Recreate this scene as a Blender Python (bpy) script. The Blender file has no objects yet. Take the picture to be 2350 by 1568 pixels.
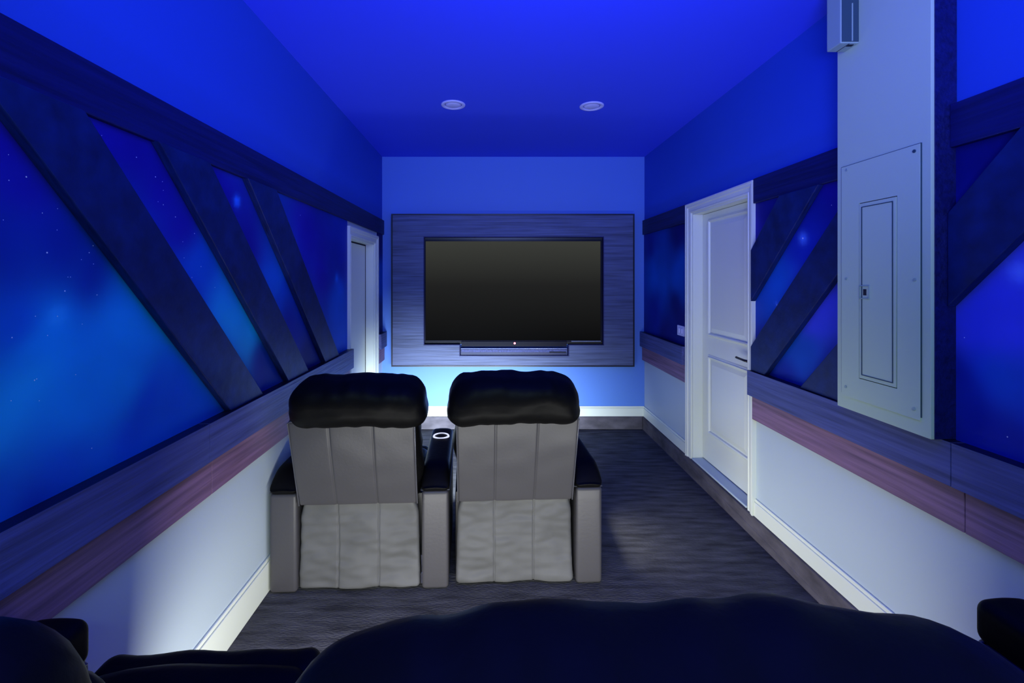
import bpy, bmesh, math, random
from mathutils import Vector, Matrix, noise
random.seed(7)
SC = bpy.context.scene
COL = SC.collection
# ------------------------------------------------------------------ camera, world, light
U = 0.0045                 # metres per photo pixel at the far wall
F = 1040.0                 # focal length in pixels (of 2350)
CAMZ = 346 * U
VX, VY = 1124.0, 638.0     # vanishing point
cam_d = bpy.data.cameras.new('camera'); cam = bpy.data.objects.new('camera', cam_d); COL.objects.link(cam)
cam.location = (0, 0, CAMZ); cam.rotation_euler = (math.pi / 2, 0, 0)
cam_d.sensor_width = 36; cam_d.lens = F / 2350 * 36
cam_d.shift_x = (1175 - VX) / 2350.0; cam_d.shift_y = -(784 - VY) / 2350.0
cam_d.clip_start = 0.02
SC.camera = cam
SC.view_settings.view_transform = 'Standard'; SC.view_settings.look = 'None'
SC.view_settings.gamma = 1; SC.view_settings.exposure = 0.0
SC.view_settings.use_curve_mapping = False
w = bpy.data.worlds.new('world'); SC.world = w; w.use_nodes = True
w.node_tree.nodes['Background'].inputs[0].default_value = (0.01, 0.02, 0.08, 1)
w.node_tree.nodes['Background'].inputs[1].default_value = 0.2

def area(name, loc, direction, sx, sy, power, color, spread=180):
    d = bpy.data.lights.new(name, 'AREA'); d.shape = 'RECTANGLE'; d.size = sx; d.size_y = sy
    d.energy = power; d.color = color; d.spread = math.radians(spread)
    o = bpy.data.objects.new(name, d); COL.objects.link(o); o.location = loc
    o.rotation_euler = Vector(direction).to_track_quat('-Z', 'Y').to_euler()
    return o
BLUE = (0.05, 0.16, 1.0); COOL = (0.50, 0.78, 0.80); WHITE = (0.96, 0.97, 0.94); UNDER = (0.72, 0.85, 1.0)
def strip(name, p0, p1, direction, wdt, power, color, spread=180):
    p0 = Vector(p0); p1 = Vector(p1); ax = (p1 - p0); L = ax.length; ax.normalize()
    d = bpy.data.lights.new(name, 'AREA'); d.shape = 'RECTANGLE'; d.size = L; d.size_y = wdt
    d.energy = power; d.color = color; d.spread = math.radians(spread)
    o = bpy.data.objects.new(name, d); COL.objects.link(o)
    z = -Vector(direction).normalized(); z = (z - ax * z.dot(ax)).normalized(); y = z.cross(ax)
    M = Matrix((ax, y, z)).transposed().to_4x4(); M.translation = (p0 + p1) / 2
    o.matrix_world = M
    return o
strip('cove_strip_left', (-1.04, -1.1, 2.19), (-1.04, 4.55, 2.19), (0.9, 0, 1), .05, 2.4, BLUE)
strip('cove_strip_right', (1.53, 2.1, 2.19), (1.53, 4.55, 2.19), (-0.9, 0, 1), .05, 1.1, BLUE)
area('added_ceiling_fill', (0.30, 0.0, 1.75), (0.03, 1.25, 1), 0.9, 0.4, 46, (0.17, 0.20, 1.0), 115)  # unseen light added to brighten the middle of the ceiling
area('added_rear_fill', (0.2, -1.0, 2.3), (0, 1, -0.22), 1.6, 0.4, 26, COOL)  # unseen soft fill added behind the camera to lift doors and column
strip('riser_strip', (-.88, 1.36, .13), (1.05, 1.36, .13), (0, 1, -.08), .03, 22, WHITE)
strip('underglow_left', (-.93, 3.01, .10), (-.36, 3.01, .10), (0, 1, -.12), .05, 23, UNDER, 95)
strip('underglow_right', (-.12, 3.05, .10), (.40, 3.05, .10), (0, 1, -.12), .05, 23, UNDER, 95)
strip('underglow_side', (.62, 2.45, .14), (.64, 2.95, .14), (1, .1, .12), .05, 1.6, WHITE, 120)

# ------------------------------------------------------------------ materials
def newmat(name):
    m = bpy.data.materials.new(name); m.use_nodes = True
    return m, m.node_tree.nodes, m.node_tree.links, m.node_tree.nodes['Principled BSDF']
def coords(nd, lk, scale):
    tc = nd.new('ShaderNodeTexCoord'); mp = nd.new('ShaderNodeMapping'); mp.inputs['Scale'].default_value = scale
    lk.new(tc.outputs['Object'], mp.inputs[0]); return mp
def plain(name, col, rough=.6, metal=0, bump=0, bscale=(60, 60, 60), var=0, vscale=(3, 3, 3), spec=.5, coat=0):
    m, nd, lk, b = newmat(name)
    b.inputs['Base Color'].default_value = (*col, 1); b.inputs['Roughness'].default_value = rough
    b.inputs['Metallic'].default_value = metal; b.inputs['Specular IOR Level'].default_value = spec
    b.inputs['Coat Weight'].default_value = coat
    if bump:
        mp = coords(nd, lk, bscale); n = nd.new('ShaderNodeTexNoise'); n.inputs['Scale'].default_value = 1
        n.inputs['Detail'].default_value = 5
        lk.new(mp.outputs[0], n.inputs['Vector']); bp = nd.new('ShaderNodeBump')
        bp.inputs['Strength'].default_value = bump; bp.inputs['Distance'].default_value = .004
        lk.new(n.outputs[0], bp.inputs['Height']); lk.new(bp.outputs[0], b.inputs['Normal'])
    if var:
        mp = coords(nd, lk, vscale); n = nd.new('ShaderNodeTexNoise'); n.inputs['Scale'].default_value = 1
        n.inputs['Detail'].default_value = 6
        lk.new(mp.outputs[0], n.inputs['Vector']); r = nd.new('ShaderNodeValToRGB')
        r.color_ramp.elements[0].position = .3; r.color_ramp.elements[1].position = .7
        r.color_ramp.elements[0].color = (*[c * (1 - var) for c in col], 1)
        r.color_ramp.elements[1].color = (*[min(1, c * (1 + var)) for c in col], 1)
        lk.new(n.outputs[0], r.inputs[0]); lk.new(r.outputs[0], b.inputs['Base Color'])
    return m
def wood(name, col, along='Y', rough=.5, var=.35, joints=()):
    sc = {'Y': (60, 2.2, 60), 'X': (2.2, 60, 60), 'Z': (60, 60, 2.2), 'D': (60, 14, 14)}[along]
    return plain(name, col, rough, bump=.55, bscale=tuple(s * 1.6 for s in sc), var=var, vscale=sc, spec=.35)
M = {}
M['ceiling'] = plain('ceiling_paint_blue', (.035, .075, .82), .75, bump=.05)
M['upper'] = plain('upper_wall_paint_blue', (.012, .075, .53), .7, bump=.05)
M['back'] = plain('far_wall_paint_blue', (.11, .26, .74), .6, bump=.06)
M['wall'] = plain('lower_wall_paint_pale', (.53, .62, .66), .5, bump=.15, bscale=(40, 40, 40))
M['white'] = plain('gloss_white_paint', (.84, .88, .74), .38)
M['panelwhite'] = plain('column_white_paint', (.56, .70, .46), .5, bump=.08)
M['navy'] = wood('navy_stained_wood', (.004, .007, .085))
M['navyX'] = wood('navy_stained_wood_cross', (.010, .014, .10), 'X')
M['navyD'] = wood('navy_diagonal_wood', (.003, .014, .10), 'D')
M['slate'] = wood('slate_blue_wood', (.070, .085, .25))
M['mauve'] = wood('mauve_weathered_wood', (.24, .13, .21))
M['surround'] = wood('surround_blue_wood', (.10, .125, .24), 'X')
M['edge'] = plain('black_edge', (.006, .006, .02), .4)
M['carpet'] = plain('charcoal_carpet', (.078, .077, .080), .95, bump=1.0, bscale=(50, 130, 90), var=.45, vscale=(5, 26, 9), spec=.1)
M['curb'] = plain('grey_carpet_curb', (.105, .095, .11), .95, bump=.9, bscale=(120, 120, 120), var=.35, vscale=(6, 6, 14), spec=.1)
M['leather'] = plain('black_leather', (.004, .0038, .004), .45, bump=.22, bscale=(45, 45, 45), spec=.09)
M['leatherg'] = plain('grey_black_leather', (.060, .057, .062), .42, bump=.12, bscale=(70, 70, 70), spec=.4)
M['lining'] = plain('dust_cover_fabric', (.095, .095, .095), .6, bump=.35, bscale=(14, 14, 22), var=.12, vscale=(6, 6, 6), spec=.3)
M['piping'] = plain('piping_leather', (.10, .10, .12), .3)
M['chrome'] = plain('chrome', (.8, .8, .85), .18, 1)
M['glowring'] = plain('lit_cup_ring', (.7, .7, .75), .4)
_b = M['glowring'].node_tree.nodes['Principled BSDF']; _b.inputs['Emission Color'].default_value = (.85, .9, 1, 1); _b.inputs['Emission Strength'].default_value = .9
M['dark'] = plain('black_plastic', (.01, .01, .012), .35)
M['gap'] = plain('dark_gap', (.01, .012, .02), .9)
M['bezel'] = plain('gloss_black_bezel', (.004, .005, .016), .35, spec=.2)
M['bar'] = plain('soundbar_blue_black', (.02, .03, .10), .3)
M['barlip'] = plain('soundbar_silver_lip', (.35, .42, .7), .25, .6)
M['sensor'] = plain('sensor_grey', (.035, .075, .09), .5)
M['sensorw'] = plain('sensor_white', (.34, .46, .36), .5)
M['lamp'] = plain('downlight_white', (.60, .62, .9), .4)
M['star'], nd, lk, b = newmat('star_white'); b.inputs['Base Color'].default_value = (.9, .93, 1, 1); b.inputs['Roughness'].default_value = .5
# reflection on the dark television screen, put in as a dim grey glowing ramp
M['screen'], nd, lk, b = newmat('screen_reflection_glow')
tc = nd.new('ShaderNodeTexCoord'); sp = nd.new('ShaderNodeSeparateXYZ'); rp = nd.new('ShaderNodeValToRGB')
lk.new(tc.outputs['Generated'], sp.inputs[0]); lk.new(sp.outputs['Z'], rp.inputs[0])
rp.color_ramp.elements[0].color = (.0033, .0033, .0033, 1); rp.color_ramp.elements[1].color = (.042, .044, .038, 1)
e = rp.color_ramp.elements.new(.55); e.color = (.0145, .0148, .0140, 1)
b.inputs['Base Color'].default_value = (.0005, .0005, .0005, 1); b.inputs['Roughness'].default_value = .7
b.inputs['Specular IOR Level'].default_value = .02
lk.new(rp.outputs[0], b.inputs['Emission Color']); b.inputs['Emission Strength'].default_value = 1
M['led'], nd, lk, b = newmat('red_standby_light'); b.inputs['Emission Color'].default_value = (1, .12, .18, 1); b.inputs['Emission Strength'].default_value = 9
b.inputs['Base Color'].default_value = (.8, .1, .1, 1)
# printed mural: colour attribute (the picture of the print) with soft painted noise
M['mural'], nd, lk, b = newmat('space_mural_print')
at = nd.new('ShaderNodeAttribute'); at.attribute_name = 'print'
mp = coords(nd, lk, (1.5, 1.5, 1.5)); n = nd.new('ShaderNodeTexNoise'); n.inputs['Scale'].default_value = 1; n.inputs['Detail'].default_value = 3
lk.new(mp.outputs[0], n.inputs['Vector'])
mr = nd.new('ShaderNodeMapRange'); mr.inputs['From Min'].default_value = .3; mr.inputs['From Max'].default_value = .7
mr.inputs['To Min'].default_value = .72; mr.inputs['To Max'].default_value = 1.25; lk.new(n.outputs[0], mr.inputs[0])
mx = nd.new('ShaderNodeVectorMath'); mx.operation = 'SCALE'; lk.new(at.outputs['Color'], mx.inputs[0]); lk.new(mr.outputs[0], mx.inputs['Scale'])
lk.new(mx.outputs[0], b.inputs['Base Color']); b.inputs['Roughness'].default_value = .6; b.inputs['Specular IOR Level'].default_value = .2

# ------------------------------------------------------------------ helpers
def obj(name, bm, mats, parent=None, smooth=False, bevel=0):
    bmesh.ops.remove_doubles(bm, verts=bm.verts, dist=1e-6)
    bmesh.ops.recalc_face_normals(bm, faces=bm.faces)
    me = bpy.data.meshes.new(name); bm.to_mesh(me); bm.free()
    for m in (mats if isinstance(mats, (list, tuple)) else [mats]): me.materials.append(m)
    if smooth:
        for p in me.polygons: p.use_smooth = True
    o = bpy.data.objects.new(name, me); COL.objects.link(o)
    if parent: o.parent = parent
    if bevel:
        bv = o.modifiers.new('bevel', 'BEVEL'); bv.width = bevel; bv.segments = 2; bv.limit_method = 'ANGLE'
    return o
def structure(o): o['kind'] = 'structure'; return o
def tag(o, label, cat, group=None):
    o['label'] = label; o['category'] = cat
    if group: o['group'] = group
    return o
def empty(name, loc, rz=0):
    o = bpy.data.objects.new(name, None); COL.objects.link(o); o.location = loc; o.rotation_euler = (0, 0, rz)
    o.empty_display_size = .1; return o
def under(name, bm, mats, root, **k):     # mesh given in world coordinates, made a child of root
    inv = Matrix.Translation(-root.location)
    bm.transform(inv); return obj(name, bm, mats, root, **k)
def box(bm, x0, x1, y0, y1, z0, z1, mi=0):
    v = [bm.verts.new(p) for p in ((x0, y0, z0), (x1, y0, z0), (x1, y1, z0), (x0, y1, z0), (x0, y0, z1), (x1, y0, z1), (x1, y1, z1), (x0, y1, z1))]
    for f in ((0, 3, 2, 1), (4, 5, 6, 7), (0, 1, 5, 4), (1, 2, 6, 5), (2, 3, 7, 6), (3, 0, 4, 7)):
        bm.faces.new([v[i] for i in f]).material_index = mi
    return bm
def B(*a): return box(bmesh.new(), *a)
def right(s, t, p): return Vector((XR - p, s, t))
def left(s, t, p): return Vector((XL + p, s, t))
def back(s, t, p): return Vector((s, YB - p, t))
def wbox(bm, mp, s0, s1, t0, t1, p0, p1, mi=0):
    a = mp(s0, t0, p0); c = mp(s1, t1, p1)
    return box(bm, min(a.x, c.x), max(a.x, c.x), min(a.y, c.y), max(a.y, c.y), min(a.z, c.z), max(a.z, c.z), mi)
def ring(bm, mp, s0, s1, t0, t1, prof, closed=True, cap=None):
    # sweep profile [(outward offset, protrusion)] about the rectangle; open at the bottom when closed=False
    rows = []
    for o_, p_ in prof:
        if closed: c = [(s0 - o_, t0 - o_), (s0 - o_, t1 + o_), (s1 + o_, t1 + o_), (s1 + o_, t0 - o_)]
        else: c = [(s0 - o_, t0), (s0 - o_, t1 + o_), (s1 + o_, t1 + o_), (s1 + o_, t0)]
        rows.append([bm.verts.new(mp(s, t, p_)) for s, t in c])
    for i in range(len(rows) - 1):
        for k in range(4 if closed else 3):
            k2 = (k + 1) % 4
            bm.faces.new((rows[i][k], rows[i][k2], rows[i + 1][k2], rows[i + 1][k]))
    if cap == 'first': bm.faces.new(rows[0])
    if not closed:
        for k in (0, 3): bm.faces.new([r[k] for r in rows])
    return bm
def prism(bm, mp, pts, p0, p1, mi=0):
    a = [bm.verts.new(mp(s, t, p0)) for s, t in pts]; c = [bm.verts.new(mp(s, t, p1)) for s, t in pts]
    bm.faces.new(a).material_index = mi; bm.faces.new(c).material_index = mi
    for i in range(len(pts)):
        j = (i + 1) % len(pts); bm.faces.new((a[i], a[j], c[j], c[i])).material_index = mi
    return bm
def lathe(bm, prof, center, seg=40, closed=False):
    rows = []
    for r, z in prof:
        rows.append([bm.verts.new((center[0] + r * math.cos(2 * math.pi * k / seg), center[1] + r * math.sin(2 * math.pi * k / seg), center[2] + z)) for k in range(seg)])
    for i in range(len(rows) - 1 + (1 if closed else 0)):
        a = rows[i]; c = rows[(i + 1) % len(rows)]
        for k in range(seg): bm.faces.new((a[k], a[(k + 1) % seg], c[(k + 1) % seg], c[k]))
    if not closed:
        for r in (rows[0], rows[-1]):
            if (r[0].co - r[seg // 2].co).length > 1e-5: bm.faces.new(r)
    return bm
def rbox(hx, hy, hz, r, n=(16, 10, 16), deform=None, seams=()):
    """rounded box centred on the origin; seams adds fine columns at given x."""
    bm = bmesh.new()
    def axis(h, k):
        e = [-h + r * (1 - math.cos(a * math.pi / 2 / 5)) for a in range(6)]
        mid = [-h + r + (2 * h - 2 * r) * i / k for i in range(1, k)]
        return e + mid + [-q for q in reversed(e)]
    ax = [axis(hx, n[0]), axis(hy, n[1]), axis(hz, n[2])]
    for s in seams: ax[0] += [s + d for d in (-.012, -.007, -.0035, 0, .0035, .007, .012)]
    ax = [sorted(set(round(q, 5) for q in a)) for a in ax]
    h = (hx, hy, hz); cache = {}
    def vert(p):
        key = tuple(round(q, 5) for q in p)
        if key in cache: return cache[key]
        P = Vector(p); inner = Vector([max(-(h[i] - r), min(h[i] - r, P[i])) for i in range(3)])
        d = P - inner
        if d.length > 1e-9: P = inner + d.normalized() * r
        if deform: P = deform(P)
        cache[key] = bm.verts.new(P); return cache[key]
    for a in range(3):
        b_, c_ = [(1, 2), (2, 0), (0, 1)][a]
        for sgn in (-1, 1):
            for i in range(len(ax[b_]) - 1):
                for j in range(len(ax[c_]) - 1):
                    q = []
                    for di, dj in ((0, 0), (1, 0), (1, 1), (0, 1)):
                        p = [0, 0, 0]; p[a] = sgn * h[a]; p[b_] = ax[b_][i + di]; p[c_] = ax[c_][j + dj]; q.append(vert(p))
                    if len(set(q)) >= 3:
                        try: bm.faces.new(list(dict.fromkeys(q)))
                        except ValueError: pass
    return bm
def tube(bm, pts, r, seg=8):
    pts = [Vector(p) for p in pts]; rows = []
    for i, p in enumerate(pts):
        t = (pts[min(i + 1, len(pts) - 1)] - pts[max(i - 1, 0)]).normalized()
        a = t.orthogonal().normalized() if i == 0 else (rows_a - t * rows_a.dot(t)).normalized()
        rows_a = a; c = t.cross(a)
        rows.append([bm.verts.new(p + (a * math.cos(2 * math.pi * k / seg) + c * math.sin(2 * math.pi * k / seg)) * r) for k in range(seg)])
    for i in range(len(rows) - 1):
        for k in range(seg): bm.faces.new((rows[i][k], rows[i][(k + 1) % seg], rows[i + 1][(k + 1) % seg], rows[i + 1][k]))
    bm.faces.new(rows[0]); bm.faces.new(rows[-1]); return bm
def clip(poly, n, d):      # keep points with n.p <= d
    out = []
    for i in range(len(poly)):
        a, b_ = poly[i], poly[(i + 1) % len(poly)]
        da = n[0] * a[0] + n[1] * a[1] - d; db = n[0] * b_[0] + n[1] * b_[1] - d
        if da <= 0: out.append(a)
        if (da < 0 < db) or (db < 0 < da):
            t = da / (da - db); out.append((a[0] + t * (b_[0] - a[0]), a[1] + t * (b_[1] - a[1])))
    return out

# ------------------------------------------------------------------ room dimensions
XL, XR, YB, YF = -247 * U, 355 * U, F * U, -1.3
ZC = 624 * U; CURB = 29 * U; BB = 52 * U
RT, RM, RB = 223 * U, 190 * U, 158 * U        # rail: top, board joint, bottom
TT, TB = (346 + 131.6) * U, (346 + 98.9) * U  # top trim
D2Y = (2.790, 3.575); D2T = 2.068             # right door opening
D1Y = (3.594, 4.359); D1T = 1.888             # left door opening
COLY = (1.548, 1.965); COLX = 335 * U
T = .16

structure(obj('floor', B(XL - T, XR + T, YF - T, YB + T, -.1, 0), M['carpet']))
structure(obj('ceiling', B(XL - T, XR + T, YF - T, YB + T, ZC, ZC + .1), M['ceiling']))
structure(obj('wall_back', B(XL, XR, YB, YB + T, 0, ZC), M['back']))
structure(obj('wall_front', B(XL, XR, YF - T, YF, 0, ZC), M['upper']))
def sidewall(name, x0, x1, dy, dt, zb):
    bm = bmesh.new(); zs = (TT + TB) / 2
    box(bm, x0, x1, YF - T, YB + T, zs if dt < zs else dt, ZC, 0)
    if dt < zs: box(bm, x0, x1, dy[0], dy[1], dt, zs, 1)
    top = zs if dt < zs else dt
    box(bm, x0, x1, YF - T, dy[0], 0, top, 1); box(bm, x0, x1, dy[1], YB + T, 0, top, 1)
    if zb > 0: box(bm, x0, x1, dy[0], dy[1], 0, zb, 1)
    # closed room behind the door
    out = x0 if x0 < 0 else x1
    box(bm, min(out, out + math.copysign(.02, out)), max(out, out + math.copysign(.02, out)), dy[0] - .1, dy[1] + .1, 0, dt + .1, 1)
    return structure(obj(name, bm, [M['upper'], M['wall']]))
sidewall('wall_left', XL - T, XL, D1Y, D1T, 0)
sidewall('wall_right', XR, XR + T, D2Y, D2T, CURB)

# carpeted curb along the right and far walls
CW = .028
bm = B(XR - CW, XR, 1.33, YB, 0, CURB); box(bm, XL, XR - CW, YB - CW, YB, 0, CURB)
structure(obj('trim_1', bm, M['curb'], bevel=.008))
# carpeted riser that carries the rear row
structure(obj('trim_2', B(XL, XR, YF, 1.33, 0, .172), M['carpet'], bevel=.012))
# baseboards
bbprof = lambda mp, s0, s1, z0, z1: (lambda bm: (wbox(bm, mp, s0, s1, z0, z1 - .018, 0, .016), wbox(bm, mp, s0, s1, z1 - .018, z1, 0, .010), bm)[-1])(bmesh.new())
structure(obj('baseboard_back', bbprof(back, XL, XR, CURB, BB), M['white'], bevel=.003))
structure(obj('baseboard_right', bbprof(right, D2Y[1] + .075, YB, CURB, BB), M['white'], bevel=.003))
structure(obj('baseboard_right_near', bbprof(right, 1.33, D2Y[0] - .075, CURB, BB), M['white'], bevel=.003))
bm = bbprof(left, 1.33, D1Y[0] - .075, 0, .165)
structure(obj('baseboard_left', bm, M['white'], bevel=.003))

# ------------------------------------------------------------------ trims (rails on the walls)
tn = [2]
def trim(bm, mat, bevel=.003):
    tn[0] += 1; return structure(obj('trim_%d' % tn[0], bm, mat, bevel=bevel))
e_l, e_r = D1Y[0] - .07, D1Y[1] + .07
trim(wbox(bmesh.new(), left, YF, YB, TB, TT, 0, .022), M['navy'])
trim(wbox(bmesh.new(), right, D2Y[1] + .078, YB, TB, TT, 0, .022), M['navy'])
trim(wbox(bmesh.new(), right, COLY[1], D2Y[0] - .078, TB, TT, 0, .022), M['navy'])
trim(wbox(bmesh.new(), right, YF, COLY[0], TB, TT, 0, .027), M['navy'])
def rails(mp, s0, s1, joint=None, joint2=None, ext=0):
    g = .0012
    segs = [(s0, joint - g), (joint + g, s1)] if joint else [(s0, s1)]
    for a, b_ in segs:
        bm = wbox(bmesh.new(), mp, a, b_, RM, RT, 0, .050)
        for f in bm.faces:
            if all(abs(v.co.z - RT) < 1e-5 for v in f.verts): f.material_index = 1  # top faces coloured black to put in the shadow band along the rail
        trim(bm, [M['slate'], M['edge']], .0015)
    j2 = joint2 or joint
    segs = [(s0, j2 - g), (j2 + g, s1)] if j2 else [(s0, s1)]
    for a, b_ in segs: trim(wbox(bmesh.new(), mp, a, b_, RB, RM - .001, 0, .026), M['mauve'])
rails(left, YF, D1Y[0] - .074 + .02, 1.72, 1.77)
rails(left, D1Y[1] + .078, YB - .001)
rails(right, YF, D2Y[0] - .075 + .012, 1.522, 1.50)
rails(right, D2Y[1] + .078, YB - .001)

# ------------------------------------------------------------------ murals
def lin(c): return tuple(((v / 255) / 12.92 if v <= 10 else ((v / 255 + .055) / 1.055) ** 2.4) for v in c)
def mural(name, mp, X, s0, s1, t0, t1, ctrl, stars, glows, label):
    """ctrl: photo position + print colour; positions are turned to wall coordinates."""
    def wall(px, py): Y = abs(X) * F / abs(px - VX); return Y, CAMZ - (py - VY) * Y / F
    C = [(*wall(px, py), c) for px, py, c in ctrl]
    G = [(*wall(px, py), r, c) for px, py, r, c in glows]
    ns, nt = max(8, int((s1 - s0) / .02)), max(8, int((t1 - t0) / .02))
    bm = bmesh.new(); lay = bm.verts.layers.float_color.new('print'); g = []
    P = .005
    for i in range(ns + 1):
        row = []
        for j in range(nt + 1):
            s = s0 + (s1 - s0) * i / ns; t = t0 + (t1 - t0) * j / nt
            q = Vector((s, t, 0)); wob = (noise.noise(q * 3.1) * .10, noise.noise(q * 3.1 + Vector((9, 4, 2))) * .10)
            W = 0; c = [0, 0, 0]
            for (a, b_, cc) in C:
                d2 = (s + wob[0] - a) ** 2 + (t + wob[1] - b_) ** 2 + .004; k = 1 / d2 ** 1.6; W += k
                for z in range(3): c[z] += k * cc[z]
            c = [v / W for v in c]
            for (a, b_, r, cc) in G:
                k = math.exp(-((s - a) ** 2 + (t - b_) ** 2) / r ** 2)
                for z in range(3): c[z] += k * cc[z]
            v = bm.verts.new(mp(s, t, P)); v[lay] = (*c, 1); row.append(v)
        g.append(row)
    for i in range(ns):
        for j in range(nt): bm.faces.new((g[i][j], g[i + 1][j], g[i + 1][j + 1], g[i][j + 1]))
    base = [bm.verts.new(mp(s, t, .001)) for s, t in ((s0, t0), (s1, t0), (s1, t1), (s0, t1))]
    bm.faces.new(base)
    cn = [g[0][0], g[ns][0], g[ns][nt], g[0][nt]]
    edges = [[g[i][0] for i in range(ns + 1)], [g[ns][j] for j in range(nt + 1)], [g[i][nt] for i in range(ns, -1, -1)], [g[0][j] for j in range(nt, -1, -1)]]
    for k in range(4): bm.faces.new([base[k]] + edges[k] + [base[(k + 1) % 4]])
    for px, py, r in stars:                                   # printed stars
        s, t = wall(px, py); rr = r * s / F
        if not (s0 + .01 < s < s1 - .01 and t0 + .01 < t < t1 - .01): continue
        vs = [bm.verts.new(mp(s + rr * math.cos(a * math.pi / 4) , t + rr * math.sin(a * math.pi / 4), P + .0006)) for a in range(8)]
        bm.faces.new(vs).material_index = 1
    me = bpy.data.meshes.new(name); bm.to_mesh(me); bm.free()
    me.materials.append(M['mural']); me.materials.append(M['star'])
    o = bpy.data.objects.new(name, me); COL.objects.link(o)
    return tag(o, label, 'mural')
N0 = (.001, .003, .14); N1 = (.001, .012, .30); N2 = (.001, .09, .56); N3 = (.003, .36, .76); N4 = (.010, .50, .84); PU = (.012, .004, .32); PV = (.05, .07, .85)
stars_l = [(15, 414, 1.3), (55, 406, 1.8), (92, 489, 1.2), (2, 505, 1), (103, 580, 2), (200, 580, 1.3), (209, 564, 1.2), (182, 596, 1), (210, 606, 1.1),
  (151, 636, 1), (157, 636, 1), (144, 668, 1.6), (218, 677, 1.3), (76, 726, 1.1), (127, 726, 1.3), (184, 744, 1), (22, 775, 1.5), (104, 770, 1.2),
  (74, 873, 1.6), (79, 870, 1.3), (169, 860, 1.2), (20, 920, 1.2), (85, 920, 1.2), (206, 1029, 1.2), (126, 528, 1), (127, 479, 1),
  (229, 311, 1), (309, 361, 1.2), (353, 406, 1.3), (369, 417, 1), (371, 437, .9), (359, 463, .9), (371, 470, 1.2), (399, 498, 1.3), (416, 555, .9), (443, 536, 1.2),
  (458, 612, 1.1), (437, 637, 1.1), (419, 592, .9), (381, 581, 1), (14, 355, 1), (623, 386, .9), (569, 565, 1), (687, 494, .9), (490, 660, .9), (600, 700, .8)]
ctrl_l = [(0, 330, PU), (60, 450, PU), (0, 560, N1), (120, 560, N1), (200, 620, N1), (0, 720, N2), (120, 720, N3), (60, 800, N3), (300, 740, N3), (260, 860, N3), (60, 920, N4), (150, 960, N3), (330, 900, N2),
  (420, 900, N2), (480, 920, N2), (0, 1000, N4), (150, 1050, N2), (300, 980, N2), (0, 1130, N2), (100, 1120, N1), (260, 330, PU), (340, 420, PU), (400, 520, PU), (450, 640, N2), (520, 740, N3),
  (560, 800, N3), (600, 850, N1), (500, 460, PU), (560, 560, PU), (620, 680, N2), (660, 760, N1), (700, 830, N0), (700, 540, PU), (740, 620, PU), (770, 700, N2), (780, 780, N2),
  (780, 600, N1), (870, 620, N1), (870, 700, N2)]
mural('mural', left, XL, .75, D1Y[0] - .074, RT, TB, ctrl_l, stars_l, [(127, 724, .022, (.02, .10, .12)), (541, 462, .022, (.02, .25, .9)), (771, 638, .03, (0, .1, .3))],
      'large starry deep-blue space mural behind three diagonal boards on left wall')
mural('mural', left, XL, D1Y[1] + .074, YB, RT, TB, [(870, 560, N0), (870, 640, N2), (870, 730, N0)], [], [],
      'very narrow blue mural strip between left white door and screen wall')
mural('mural', right, XR, D2Y[1] + .074, YB, RT, TB, [(1490, 560, N1), (1560, 540, N0), (1520, 640, N2), (1565, 630, N2), (1500, 620, N2), (1500, 720, N1), (1560, 720, N0), (1530, 770, N0)], [], [],
      'cloudy blue mural on the right wall between screen wall and panelled door')
mural('mural', right, XR, COLY[1], D2Y[0] - .074, RT, TB, [(1760, 500, N0), (1745, 520, PU), (1880, 480, N1), (1900, 450, PU), (1850, 560, (.002, .02, .45)), (1800, 660, N2), (1780, 720, N2), (1755, 770, N1),
      (1870, 750, PV), (1900, 700, PV), (1830, 820, N2), (1850, 800, N2), (1800, 860, N1), (1880, 890, N0), (1910, 880, N1)], [(1845, 547, 2.0), (1785, 700, 1.2), (1911, 471, .9)],
      [(1845, 547, .028, (.08, .22, .6)), (1785, 700, .015, (.05, .1, .3))],
      'blue mural with one glowing star between panelled door and white column')
mural('mural', right, XR, .75, COLY[0], RT, TB, [(2200, 380, N0), (2340, 340, N0), (2300, 660, PV), (2340, 620, (.07, .09, .9)), (2230, 750, PV), (2340, 740, PV), (2220, 850, N1), (2330, 850, N2), (2250, 960, N1), (2340, 1000, N1)],
      [(2217, 775, 1.2), (2240, 318, 1.2), (2316, 1003, 1.5)], [(2345, 625, .03, (.1, .2, .3))],
      'violet-blue mural at the right edge, nearer than the white column')

# ------------------------------------------------------------------ diagonal boards
def board(mp, c0, c1, ylo, yhi, label):
    c0, c1 = c0 * U, c1 * U; zl, zh = RT - CAMZ, TB - CAMZ; k = 1.05
    poly = [((c0 - zl) / k, zl), ((c1 - zl) / k, zl), ((c1 - zh) / k, zh), ((c0 - zh) / k, zh)]
    poly = clip(poly, (-1, 0), -ylo); poly = clip(poly, (1, 0), yhi)
    bm = prism(bmesh.new(), mp, [(s, t + CAMZ) for s, t in poly], .0062, .036)
    return tag(obj('diagonal_board', bm, M['navyD'], bevel=.003), label, 'wall board', 'navy diagonal boards on the side walls')
el = D1Y[0] - .076
board(left, 317, 380, .3, el, 'widest-looking navy diagonal board on the left wall, nearest the camera')
board(left, 443, 506, .3, el, 'middle one of three navy diagonal boards on the left wall')
board(left, 570, 633, .3, el, 'navy diagonal board on the left wall closest to the narrow white door')
board(right, 602, 670, COLY[1] + .001, D2Y[0] - .076, 'upper navy diagonal board starting beside the panelled door on right wall')
board(right, 479, 542, COLY[1] + .001, D2Y[0] - .076, 'navy diagonal board running from door rail up to the white column')
board(right, 339, 410, COLY[1] + .001, D2Y[0] - .076, 'short corner of diagonal board low against far side of white column')
board(right, 339, 410, .3, COLY[0] - .001, 'navy diagonal board at the right edge, on near side of white column')

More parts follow.
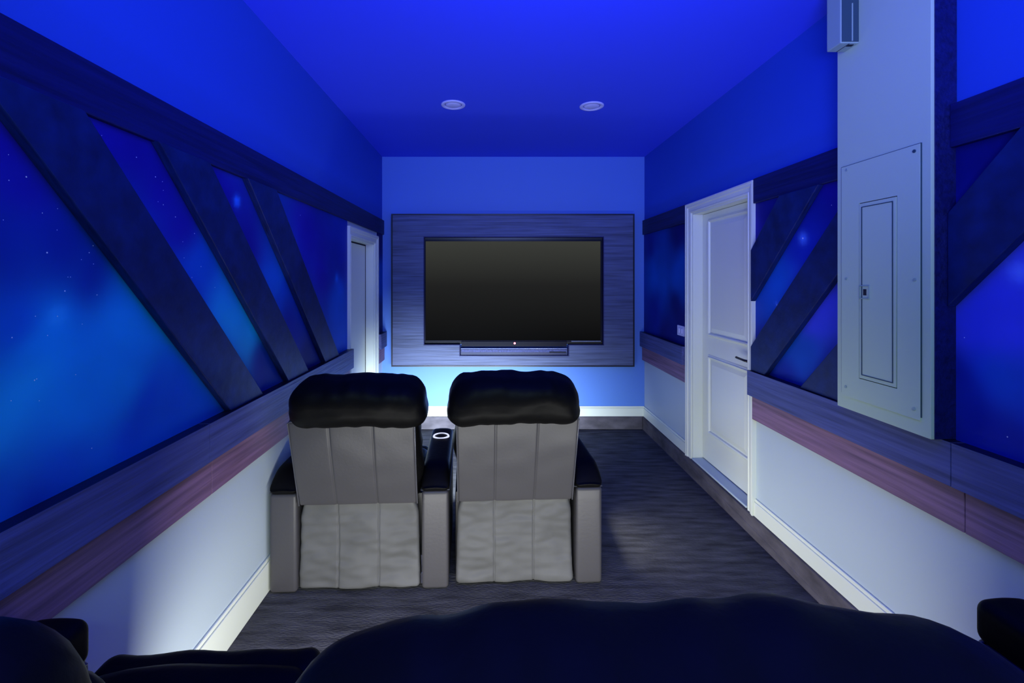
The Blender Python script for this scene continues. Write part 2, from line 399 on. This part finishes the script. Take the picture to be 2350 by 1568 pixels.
# ------------------------------------------------------------------ doors
CAS = [(0, 0), (0, .012), (.012, .016), (.016, .012), (.040, .014), (.045, .022), (.060, .024), (.066, .028), (.075, .026), (.075, 0)]
def jamb(mp, s, t, dep, z0):
    bm = bmesh.new(); return ring(bm, mp, s[0], s[1], z0, t, [(0, .001), (0, -dep), (-.014, -dep), (-.014, .001), (0, .001)], closed=False)
# right panelled door
d2 = structure(empty('door_2', (XR, (D2Y[0] + D2Y[1]) / 2, CURB)))
structure(d2)
under('casing', ring(bmesh.new(), right, D2Y[0], D2Y[1], CURB, D2T, CAS, False), M['white'], d2)
under('jamb', jamb(right, D2Y, D2T, .10, CURB), M['white'], d2)
SX = .075
sl = under('slab', wbox(bmesh.new(), right, D2Y[0] + .017, D2Y[1] - .017, CURB + .020, D2T - .017, -SX - .04, -SX), M['white'], d2, bevel=.002)
under('threshold', wbox(bmesh.new(), right, D2Y[0] + .0145, D2Y[1] - .0145, CURB, CURB + .014, -.12, .012), M['wall'], d2, bevel=.004)
def dpanel(t0, t1):
    bm = ring(bmesh.new(), lambda s, t, p: right(s, t, p - SX), 2.925, 3.435, CAMZ + t0 * U, CAMZ + t1 * U,
              [(.0, .0005), (.004, .012), (.012, .015), (.018, .006), (.022, .006), (.030, .0005)])
    ring(bm, lambda s, t, p: right(s, t, p - SX), 2.925 + .04, 3.435 - .04, CAMZ + t0 * U + .04, CAMZ + t1 * U - .04, [(0, .008), (.03, .0005)], cap='first')
    return bm
under('panel', dpanel(-93, 94), M['white'], d2); under('panel', dpanel(-258, -136), M['white'], d2)
hz = CAMZ - 117 * U; hy = 2.865
hd = under('handle', tube(bmesh.new(), [(XR + SX - .045, hy, hz), (XR + SX - .052, hy + .02, hz), (XR + SX - .052, hy + .115, hz + .004)], .008), M['dark'], d2, smooth=True)
under('handle_rose', prism(bmesh.new(), lambda s, t, p: right(s, t, p - SX), [(hy + .026 * math.cos(a * math.pi / 12), hz + .026 * math.sin(a * math.pi / 12)) for a in range(24)], 0, .010), M['dark'], d2)
under('handle_neck', tube(bmesh.new(), [(XR + SX, hy, hz), (XR + SX - .05, hy, hz)], .009), M['dark'], d2, smooth=True)
# left flush door
d1 = structure(empty('door_1', (XL, (D1Y[0] + D1Y[1]) / 2, 0)))
under('casing', ring(bmesh.new(), left, D1Y[0], D1Y[1], 0, D1T, CAS, False), M['white'], d1)
under('jamb', jamb(left, D1Y, D1T, .10, 0), M['white'], d1)
under('slab', wbox(bmesh.new(), left, D1Y[0] + .017, D1Y[1] - .026, .012, D1T - .026, -.115, -.080), M['white'], d1, bevel=.002)
bm = wbox(bmesh.new(), left, D1Y[1] - .027, D1Y[1] - .0145, 0.001, D1T - .015, -.1, -.078); wbox(bm, left, D1Y[0] + .0145, D1Y[1] - .0275, D1T - .027, D1T - .015, -.1, -.078)
under('slab_gap_dark', bm, M['gap'], d1)  # dark strips put in for the shaded gap beside and above the slab

# ------------------------------------------------------------------ white column with breaker panel
wc = empty('wall_column', (XR, sum(COLY) / 2, RT))
under('body', B(COLX + .012, XR - .001, COLY[0], COLY[1], RT + .001, ZC - .001), M['navy'], wc, bevel=.002)
under('front_face', B(COLX, COLX + .012, COLY[0] + .0005, COLY[1], RT + .001, ZC - .001), M['panelwhite'], wc, bevel=.001)
tag(wc, 'tall pale column with navy side, carrying the breaker panel on right wall', 'column')
def colm(s, t, p): return Vector((COLX - p, s, t))
def Yc(px): return COLX * F / (px - VX)
def zc(v): return CAMZ + v * U
ep = empty('breaker_panel', (COLX, (Yc(2115) + Yc(1937)) / 2, zc(-108)))
ys, ye = Yc(2115), Yc(1934); ds, de = Yc(2062), Yc(1974)
o_ = ds - ys
bm = ring(bmesh.new(), colm, ds, de, zc(-91), zc(67.5), [(0, 0), (0, .005), (o_, .005), (o_, 0)], closed=True)
if ye > de + o_: wbox(bm, colm, de + o_, ye, zc(-91) - o_, zc(67.5) + o_, 0, .005)
wbox(bm, colm, ys, ye, zc(67.5) + o_, zc(104.5), 0, .005)
under('cover_plate', bm, M['panelwhite'], ep)
under('plate_edge', ring(bmesh.new(), colm, ys, ye, zc(-108), zc(104.5), [(0, 0), (0, .004), (.0022, .004), (.0022, 0)]), M['sensor'], ep)
under('door_recess', wbox(bmesh.new(), colm, ds + .0005, de - .0005, zc(-91) + .0005, zc(67.5) - .0005, 0, .0012), M['gap'], ep)
g = .0035
dr = under('panel_door', wbox(bmesh.new(), colm, ds + g, de - g, zc(-91) + g, zc(67.5) - g, .0013, .0062), M['panelwhite'], ep)
under('door_bead', ring(bmesh.new(), colm, ds + .018, de - .018, zc(-91) + .02, zc(67.5) - .02, [(0, .0062), (0, .0082), (.003, .0082), (.003, .0062)]), M['sensor'], ep)
under('latch', ring(bmesh.new(), colm, Yc(1998), Yc(1978), zc(-18), zc(-7.5), [(0, .0062), (0, .010), (.004, .009), (.004, .0062)]), M['sensorw'], ep)
under('latch_slot', wbox(bmesh.new(), colm, Yc(1992), Yc(1985), zc(-15.5), zc(-10), .0063, .0075), M['gap'], ep)
for px, py in ((2102, 347), (1946, 390), (1945, 640), (2103, 642), (1944, 888), (2101, 939)):
    y_ = Yc(px); z_ = CAMZ - (py - VY) * y_ / F
    under('screw', prism(bmesh.new(), colm, [(y_ + .006 * math.cos(a * math.pi / 6), z_ + .006 * math.sin(a * math.pi / 6)) for a in range(12)], .004, .0075), M['sensor'] if py == 347 else M['sensorw'], ep)
tag(ep, 'flush pale metal breaker panel cover with narrow door on the column', 'electrical panel')
# small wall box high on the column
sb = empty('wall_sensor', (COLX, 1.886, zc(213)))
y0, y1, x0 = .395 * YB, .4115 * YB, 318 * U
under('housing', B(x0, COLX, y0, y1, zc(213), zc(213) + .235), M['sensorw'], sb, bevel=.004)
under('end_face', B(x0 + .004, COLX - .004, y0 - .003, y0, zc(213) + .005, zc(213) + .225), M['sensor'], sb, bevel=.001)
under('ridge', B((x0 + COLX) / 2 + .004, (x0 + COLX) / 2 + .008, y0 - .006, y0 - .003, zc(213) + .006, zc(213) + .16), M['sensorw'], sb)
under('lens', B(x0 + .042, x0 + .064, y0 + .012, y0 + .026, zc(213) - .0015, zc(213) + .001), M['gap'], sb)
under('seam', B(x0 + .038, x0 + .040, y0 + .004, y1 - .004, zc(213) - .001, zc(213) + .001), M['gap'], sb)
tag(sb, 'small boxy pale sensor housing high on the column near the ceiling', 'sensor box')
# light switch near the door
sw = empty('light_switch', (XR, 3.77, 1.13))
under('plate', prism(bmesh.new(), right, [(3.705, 1.075), (3.835, 1.075), (3.84, 1.08), (3.84, 1.155), (3.835, 1.16), (3.705, 1.16), (3.70, 1.155), (3.70, 1.08)], .004, .010), M['lamp'], sw, bevel=.002)
for s in (3.745, 3.795):
    under('toggle', wbox(bmesh.new(), right, s - .010, s + .010, 1.098, 1.137, .010, .018), M['lamp'], sw, bevel=.002)
tag(sw, 'small white double switch plate on the mural beside the panelled door', 'light switch')

# ------------------------------------------------------------------ television wall
PT = .06; k = (YB - PT) / F
def PX(px): return (px - VX) * k
def PZ(py): return CAMZ - (py - VY) * k
outer = (PX(901), PX(1453), PZ(839), PZ(494)); inner = (PX(972), PX(1386), PZ(793), PZ(543)); notch = (PX(1054), PX(1306), PZ(818))
sr = empty('television_surround', (PX(1177), YB, PZ(842)))
bm = bmesh.new()
x0, x1, z0, z1 = outer; a0, a1, c0, c1 = inner; n0, n1, nz = notch
for q in ((x0, x1, c1, z1), (x0, a0, c0, c1), (a1, x1, c0, c1), (x0, n0, nz, c0), (n1, x1, nz, c0), (x0, x1, z0, nz)):
    box(bm, q[0], q[1], YB - PT, YB, q[2], q[3])
under('face_board', bm, M['surround'], sr)
under('edge_frame', ring(bmesh.new(), back, x0, x1, z0, z1, [(0.0003, 0), (0.0003, PT + .006), (.013, PT + .006), (.013, 0)]), M['edge'], sr)
def notchring(bm, off, d0, d1):
    pts = [(a0, c1), (a1, c1), (a1, c0), (n1, c0), (n1, nz), (n0, nz), (n0, c0), (a0, c0)]
    ins = [(a0 + off, c1 - off), (a1 - off, c1 - off), (a1 - off, c0 + off), (n1 - off, c0 + off), (n1 - off, nz + off), (n0 + off, nz + off), (n0 + off, c0 + off), (a0 + off, c0 + off)]
    R = [[bm.verts.new(back(s, t, d)) for s, t in P] for P, d in ((pts, d0), (pts, d1), (ins, d1), (ins, d0))]
    for i in range(3):
        for j in range(8): bm.faces.new((R[i][j], R[i][(j + 1) % 8], R[i + 1][(j + 1) % 8], R[i + 1][j]))
    return bm
under('opening_lip', notchring(bmesh.new(), .008, .001, PT + .003), M['navyX'], sr)
tag(sr, 'large blue wood panel framing the television on the far wall', 'wall panel')
tv = empty('television', (PX(1179), YB, PZ(792)))
kb = (YB - .035) / F
def QX(px): return (px - VX) * kb
def QZ(py): return CAMZ - (py - VY) * kb
ts = (QX(977), QX(1378), QZ(781), QZ(554))
under('back_shell', B(a0 + .010, a1 - .010, YB - .028, YB - .0005, c0 + .0095, c1 - .0095), M['dark'], tv)
under('bezel', ring(bmesh.new(), back, ts[0], ts[1], ts[2], ts[3], [(0, .02), (0, .040), (.018, .040), (.018, .02)]), M['bezel'], tv, bevel=.001)
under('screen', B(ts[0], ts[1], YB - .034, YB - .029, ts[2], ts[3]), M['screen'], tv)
under('chin', B(PX(1056) + .012, PX(1304) - .012, YB - .052, YB - .0405, QZ(795), QZ(783)), M['bezel'], tv, bevel=.002)
under('chin_edge', B(PX(1312), PX(1380), YB - .044, YB - .0405, QZ(784), QZ(782.6)), M['barlip'], tv)
lx, lz = QX(1181), QZ(787.5)
under('standby_light', lathe(bmesh.new(), [(.0, -.004), (.010, -.004), (.010, 0), (0, .002)], (0, 0, 0), 20), M['led'], tv)
o = tv.children[-1]; o.rotation_euler = (math.pi / 2, 0, 0)
o.data.transform(Matrix.Translation(tv.location)); o.location = Vector((lx, YB - .0545, lz)) - tv.location
tag(tv, 'wall-recessed television with dim grey screen and red standby light', 'television')
sbq = empty('soundbar', (PX(1180), YB, nz + .009))
under('body', B(n0 + .012, n1 - .012, YB - .05, YB - .001, nz + .0095, nz + .085), M['bar'], sbq, bevel=.004)
under('top_lip', B(n0 + .016, n1 - .02, YB - .058, YB - .0505, nz + .074, nz + .082), M['barlip'], sbq, bevel=.002)
under('grille', B(n0 + .02, n1 - .02, YB - .054, YB - .0505, nz + .04, nz + .068), M['slate'], sbq, bevel=.002)
under('port', B(n1 - .20, n1 - .03, YB - .056, YB - .0545, nz + .036, nz + .048), M['gap'], sbq)
tag(sbq, 'long slim blue-black soundbar in the notch under the television', 'soundbar')

# ------------------------------------------------------------------ recessed ceiling lights
for i, (x, y, lab) in enumerate(((-.264, 3.269, 'left round recessed ceiling light, switched off, above the left recliner'), (.741, 3.294, 'right round recessed ceiling light, switched off, on the blue ceiling'))):
    t = empty('recessed_light', (x, y, ZC)); tag(t, lab, 'ceiling light', 'recessed ceiling lights')
    under('trim_ring', lathe(bmesh.new(), [(.088, 0), (.087, -.005), (.080, -.009), (.066, -.009), (.060, -.003), (.060, 0)], (x, y, ZC), 48, True), M['lamp'], t, smooth=True)
    under('gimbal', lathe(bmesh.new(), [(.0, -.010), (.040, -.010), (.054, -.004), (.0585, -.0008), (0, -.0008)], (x, y + .002, ZC), 48), M['lamp'], t, smooth=True)

# ------------------------------------------------------------------ recliners
def wr(P, amp, sc, seed): return noise.noise(Vector(P) * sc + Vector((seed, seed * 1.7, 3))) * amp
def lean(cy, cz, ang):
    R = Matrix.Rotation(ang, 4, 'X'); return Matrix.Translation((0, cy, cz)) @ R
def make_recliner(label, loc, rz, W, arms, seed, group, headw=.645, cup=('R',), hs=0, armw=.14):
    root = empty('recliner', loc, rz); tag(root, label, 'recliner', group)
    AL = .66
    def seamf(x, xs, amp): return sum(amp * math.exp(-((x - s) / .0045) ** 2) for s in xs)
    # lower rear dust cover, wrinkled
    hw = W / 2 - .006; xs = (-W / 6 - .005, W / 6 - .005)
    def dsk(P):
        z = P.z / .22; P.x *= 1.0 + .02 * -z
        if P.z > .12:
            P.x *= 1 - .55 * max(0, (P.z - .12) / .10) ** 2 * .14
        if P.y < 0:
            P.y += seamf(P.x, xs, .006) + wr((P.x, 0, P.z), .022, (5), seed) + wr((P.x * 1, 0, P.z * 2.4), .010, 12, seed + 5)
            P.y += .012 * math.sin((P.z + .22) * 7)
        P.z += wr((P.x, 0, 0), .008, 7, seed + 2) if P.z > .1 else 0
        return P
    bm = rbox(hw, .03, .222, .022, (46, 2, 40), dsk, xs); bm.transform(Matrix.Translation((0, .035, .232)))
    sk = obj('dust_cover', bm, M['lining'], root, smooth=True); sk['label'] = 'wrinkled dull grey cover'
    # flat rear panel of the backrest
    tilt = math.atan2(.14, .46)
    def dbp(P):
        if P.y < 0: P.y += seamf(P.x, xs, .005) - .008 * math.cos(P.z / .24 * 1.5) + wr((P.x, 0, P.z), .003, 9, seed)
        P.x *= 1 + .01 * P.z / .23
        return P
    bm = rbox(W / 2 - .012, .022, .238, .012, (40, 2, 22), dbp, xs); bm.transform(lean(-.062, .672, tilt))
    bp = obj('back_panel', bm, M['leatherg'], root, smooth=True)
    bm = bmesh.new()
    hx_, zt = W / 2 - .012, .238
    tube(bm, [(-hx_, -.018, -zt), (-hx_, -.019, 0), (-hx_ - .002, -.018, zt - .008), (-hx_ + .01, -.018, zt), (0, -.022, zt), (hx_ - .01, -.018, zt), (hx_ + .002, -.018, zt - .008), (hx_, -.019, 0), (hx_, -.018, -zt)], .0035)
    bm.transform(lean(-.062, .672, tilt)); obj('piping', bm, M['piping'], bp, smooth=True)
    # front cushion of the backrest (puffy, a bit wider)
    def dcu(P):
        s = 1 + .06 * math.cos(P.z / .30 * 1.5); P.x *= s
        P += P.normalized() * (wr(P, .022, 6, seed + 9) + wr(P, .006, 19, seed))
        return P
    bm = rbox(headw / 2 - .022, .085, .30, .07, (14, 6, 16), dcu); bm.transform(lean(.045, .70, tilt))
    obj('backrest', bm, M['leather'], root, smooth=True)
    # headrest roll
    def dhe(P):
        q = P.copy(); f = (P.x / (headw / 2))
        P.z += .010 * math.cos(f * 2.6) + wr((P.x, P.y * .4, 0), .018, 6, seed + 3) * (1 if P.z > 0 else .4) + wr((P.x, P.y * .3, P.z * .3), .007, 22, seed)
        P.y += wr((P.x, P.z, 1), .014, 7, seed + 6)
        if P.z < 0: P.x *= 1 + .035 * min(1, -P.z / .05)
        if P.z < 0 and P.y < 0: P.y += .02 * (P.z / .12)**2
        return P
    bm = rbox(headw / 2, .125, .118, .095, (40, 6, 6), dhe); bm.transform(Matrix.Translation((hs, 0, 0)) @ lean(-.085, .968, tilt * .7))
    obj('headrest', bm, M['leather'], root, smooth=True)
    # seat and leg rest
    def dse(P):
        if P.z > 0: P.z += .018 * math.cos(P.x / (W / 2) * 1.5) + wr(P, .014, 7, seed + 4)
        return P
    bm = rbox(W / 2 - .004, .26, .09, .05, (16, 14, 5), dse); bm.transform(Matrix.Translation((0, .40, .385)))
    obj('seat', bm, M['leather'], root, smooth=True)
    bm = rbox(W / 2 - .006, .055, .20, .04, (14, 3, 8), lambda P: P + Vector((0, 0, wr((P.x, 0, 0), .012, 8, seed) if P.z > 0 else 0))); bm.transform(Matrix.Translation((0, .665, .27)))
    obj('leg_rest', bm, M['leather'], root, smooth=True)
    bm = bmesh.new(); box(bm, -W / 2 - .004, W / 2 + .004, .10, .60, .002, .44); obj('base_frame', bm, M['dark'], root, bevel=.004)
    for side, xc in arms:
        if side == 'low':
            bm = rbox(armw / 2 - .004, AL / 2, .225, .03, (4, 14, 10)); bm.transform(Matrix.Translation((xc, AL / 2, .228)))
            obj('console', bm, M['leather'], root, smooth=True); continue
        bm = rbox(armw / 2 - .003, AL / 2, .245, .018, (4, 14, 10)); bm.transform(Matrix.Translation((xc, AL / 2, .247)))
        ar = obj('armrest', bm, M['leatherg'], root, smooth=True)
        def dpad(P):
            if P.z > -.03:
                d = (P.y + AL / 2)
                if d < .13: P.z -= .085 * (1 - d / .13) ** 2 * max(0, (P.z + .03) / .08)
                P.z += .008 * math.cos(P.x / (armw / 2) * 1.5)
            return P
        bm = rbox(armw / 2, AL / 2 + .004, .052, .028, (6, 22, 3), dpad); bm.transform(Matrix.Translation((xc, AL / 2, .535)))
        obj('arm_pad', bm, M['leather'], ar, smooth=True)
        bm = bmesh.new(); a = armw / 2 + .001
        pts = []
        for sx in (-1, 1):
            bmt = [(xc + sx * a, .02 + (AL - .04) * i / 14, .490) for i in range(15)]
            pts = pts + (bmt if sx < 0 else list(reversed(bmt)))
        tube(bm, pts + [pts[0]], .0028, 6); obj('piping', bm, M['piping'], ar, smooth=True)
        if side in cup:
            cy = .50
            bm = lathe(bmesh.new(), [(.050, .006), (.047, .0105), (.041, .0105), (.039, .006), (.039, -.03), (.050, -.03)], (xc, cy, .588), 40, True)
            ch = obj('cup_holder', bm, M['glowring'], ar, smooth=True); ch['label'] = 'bright lit cup holder ring'
            obj('cup_well', lathe(bmesh.new(), [(.0395, .007), (.0395, -.02), (.0, -.02), (0, .003), (.0385, .0035)], (xc, cy, .588), 32, True), M['dark'], ch)
    return root
GF = 'front row recliners seen from behind'; GB = 'rear row recliners in the foreground'
R3 = math.radians(2.6)
# front row
make_recliner('left front-row black recliner standing against the left wall', (-.648, 2.245, 0), R3, .60, (('L', -.370), ('R', .375)), 1.0, GF, headw=.63, hs=.025)
make_recliner('right front-row black recliner standing beside the open carpet aisle', (.128, 2.285, 0), R3, .60, (('R', .378),), 5.0, GF, headw=.625, hs=-.018)
bm = tube(bmesh.new(), [(-.337, 2.275, .08), (-.337, 2.272, .12), (-.339, 2.272, .17)], .006); box(bm, -.345, -.331, 2.265, 2.279, .03, .08)
r0 = [o for o in bpy.data.objects if o.name == 'recliner'][0]
bm.transform((Matrix.Translation(r0.location) @ Matrix.Rotation(R3, 4, 'Z')).inverted()); obj('lever_bracket', bm, M['chrome'], r0)
# rear row on the riser
RZ = .173
make_recliner('left rear-row black recliner, only its right shoulder and arm in frame', (-.65, .418, RZ), R3 * .8, .54, (('L', -.33), ('low', .345)), 11.0, GB, headw=.59, cup=())
make_recliner('middle rear-row black recliner whose wide headrest fills the bottom edge', (.14, .43, RZ), R3 * .8, .60, (('R', .370),), 15.0, GB, cup=())
make_recliner('right rear-row black recliner at the bottom right corner, mostly cropped', (.925, .46, RZ), R3 * .8, .60, (('R', .372),), 21.0, GB, cup=(), headw=.61)
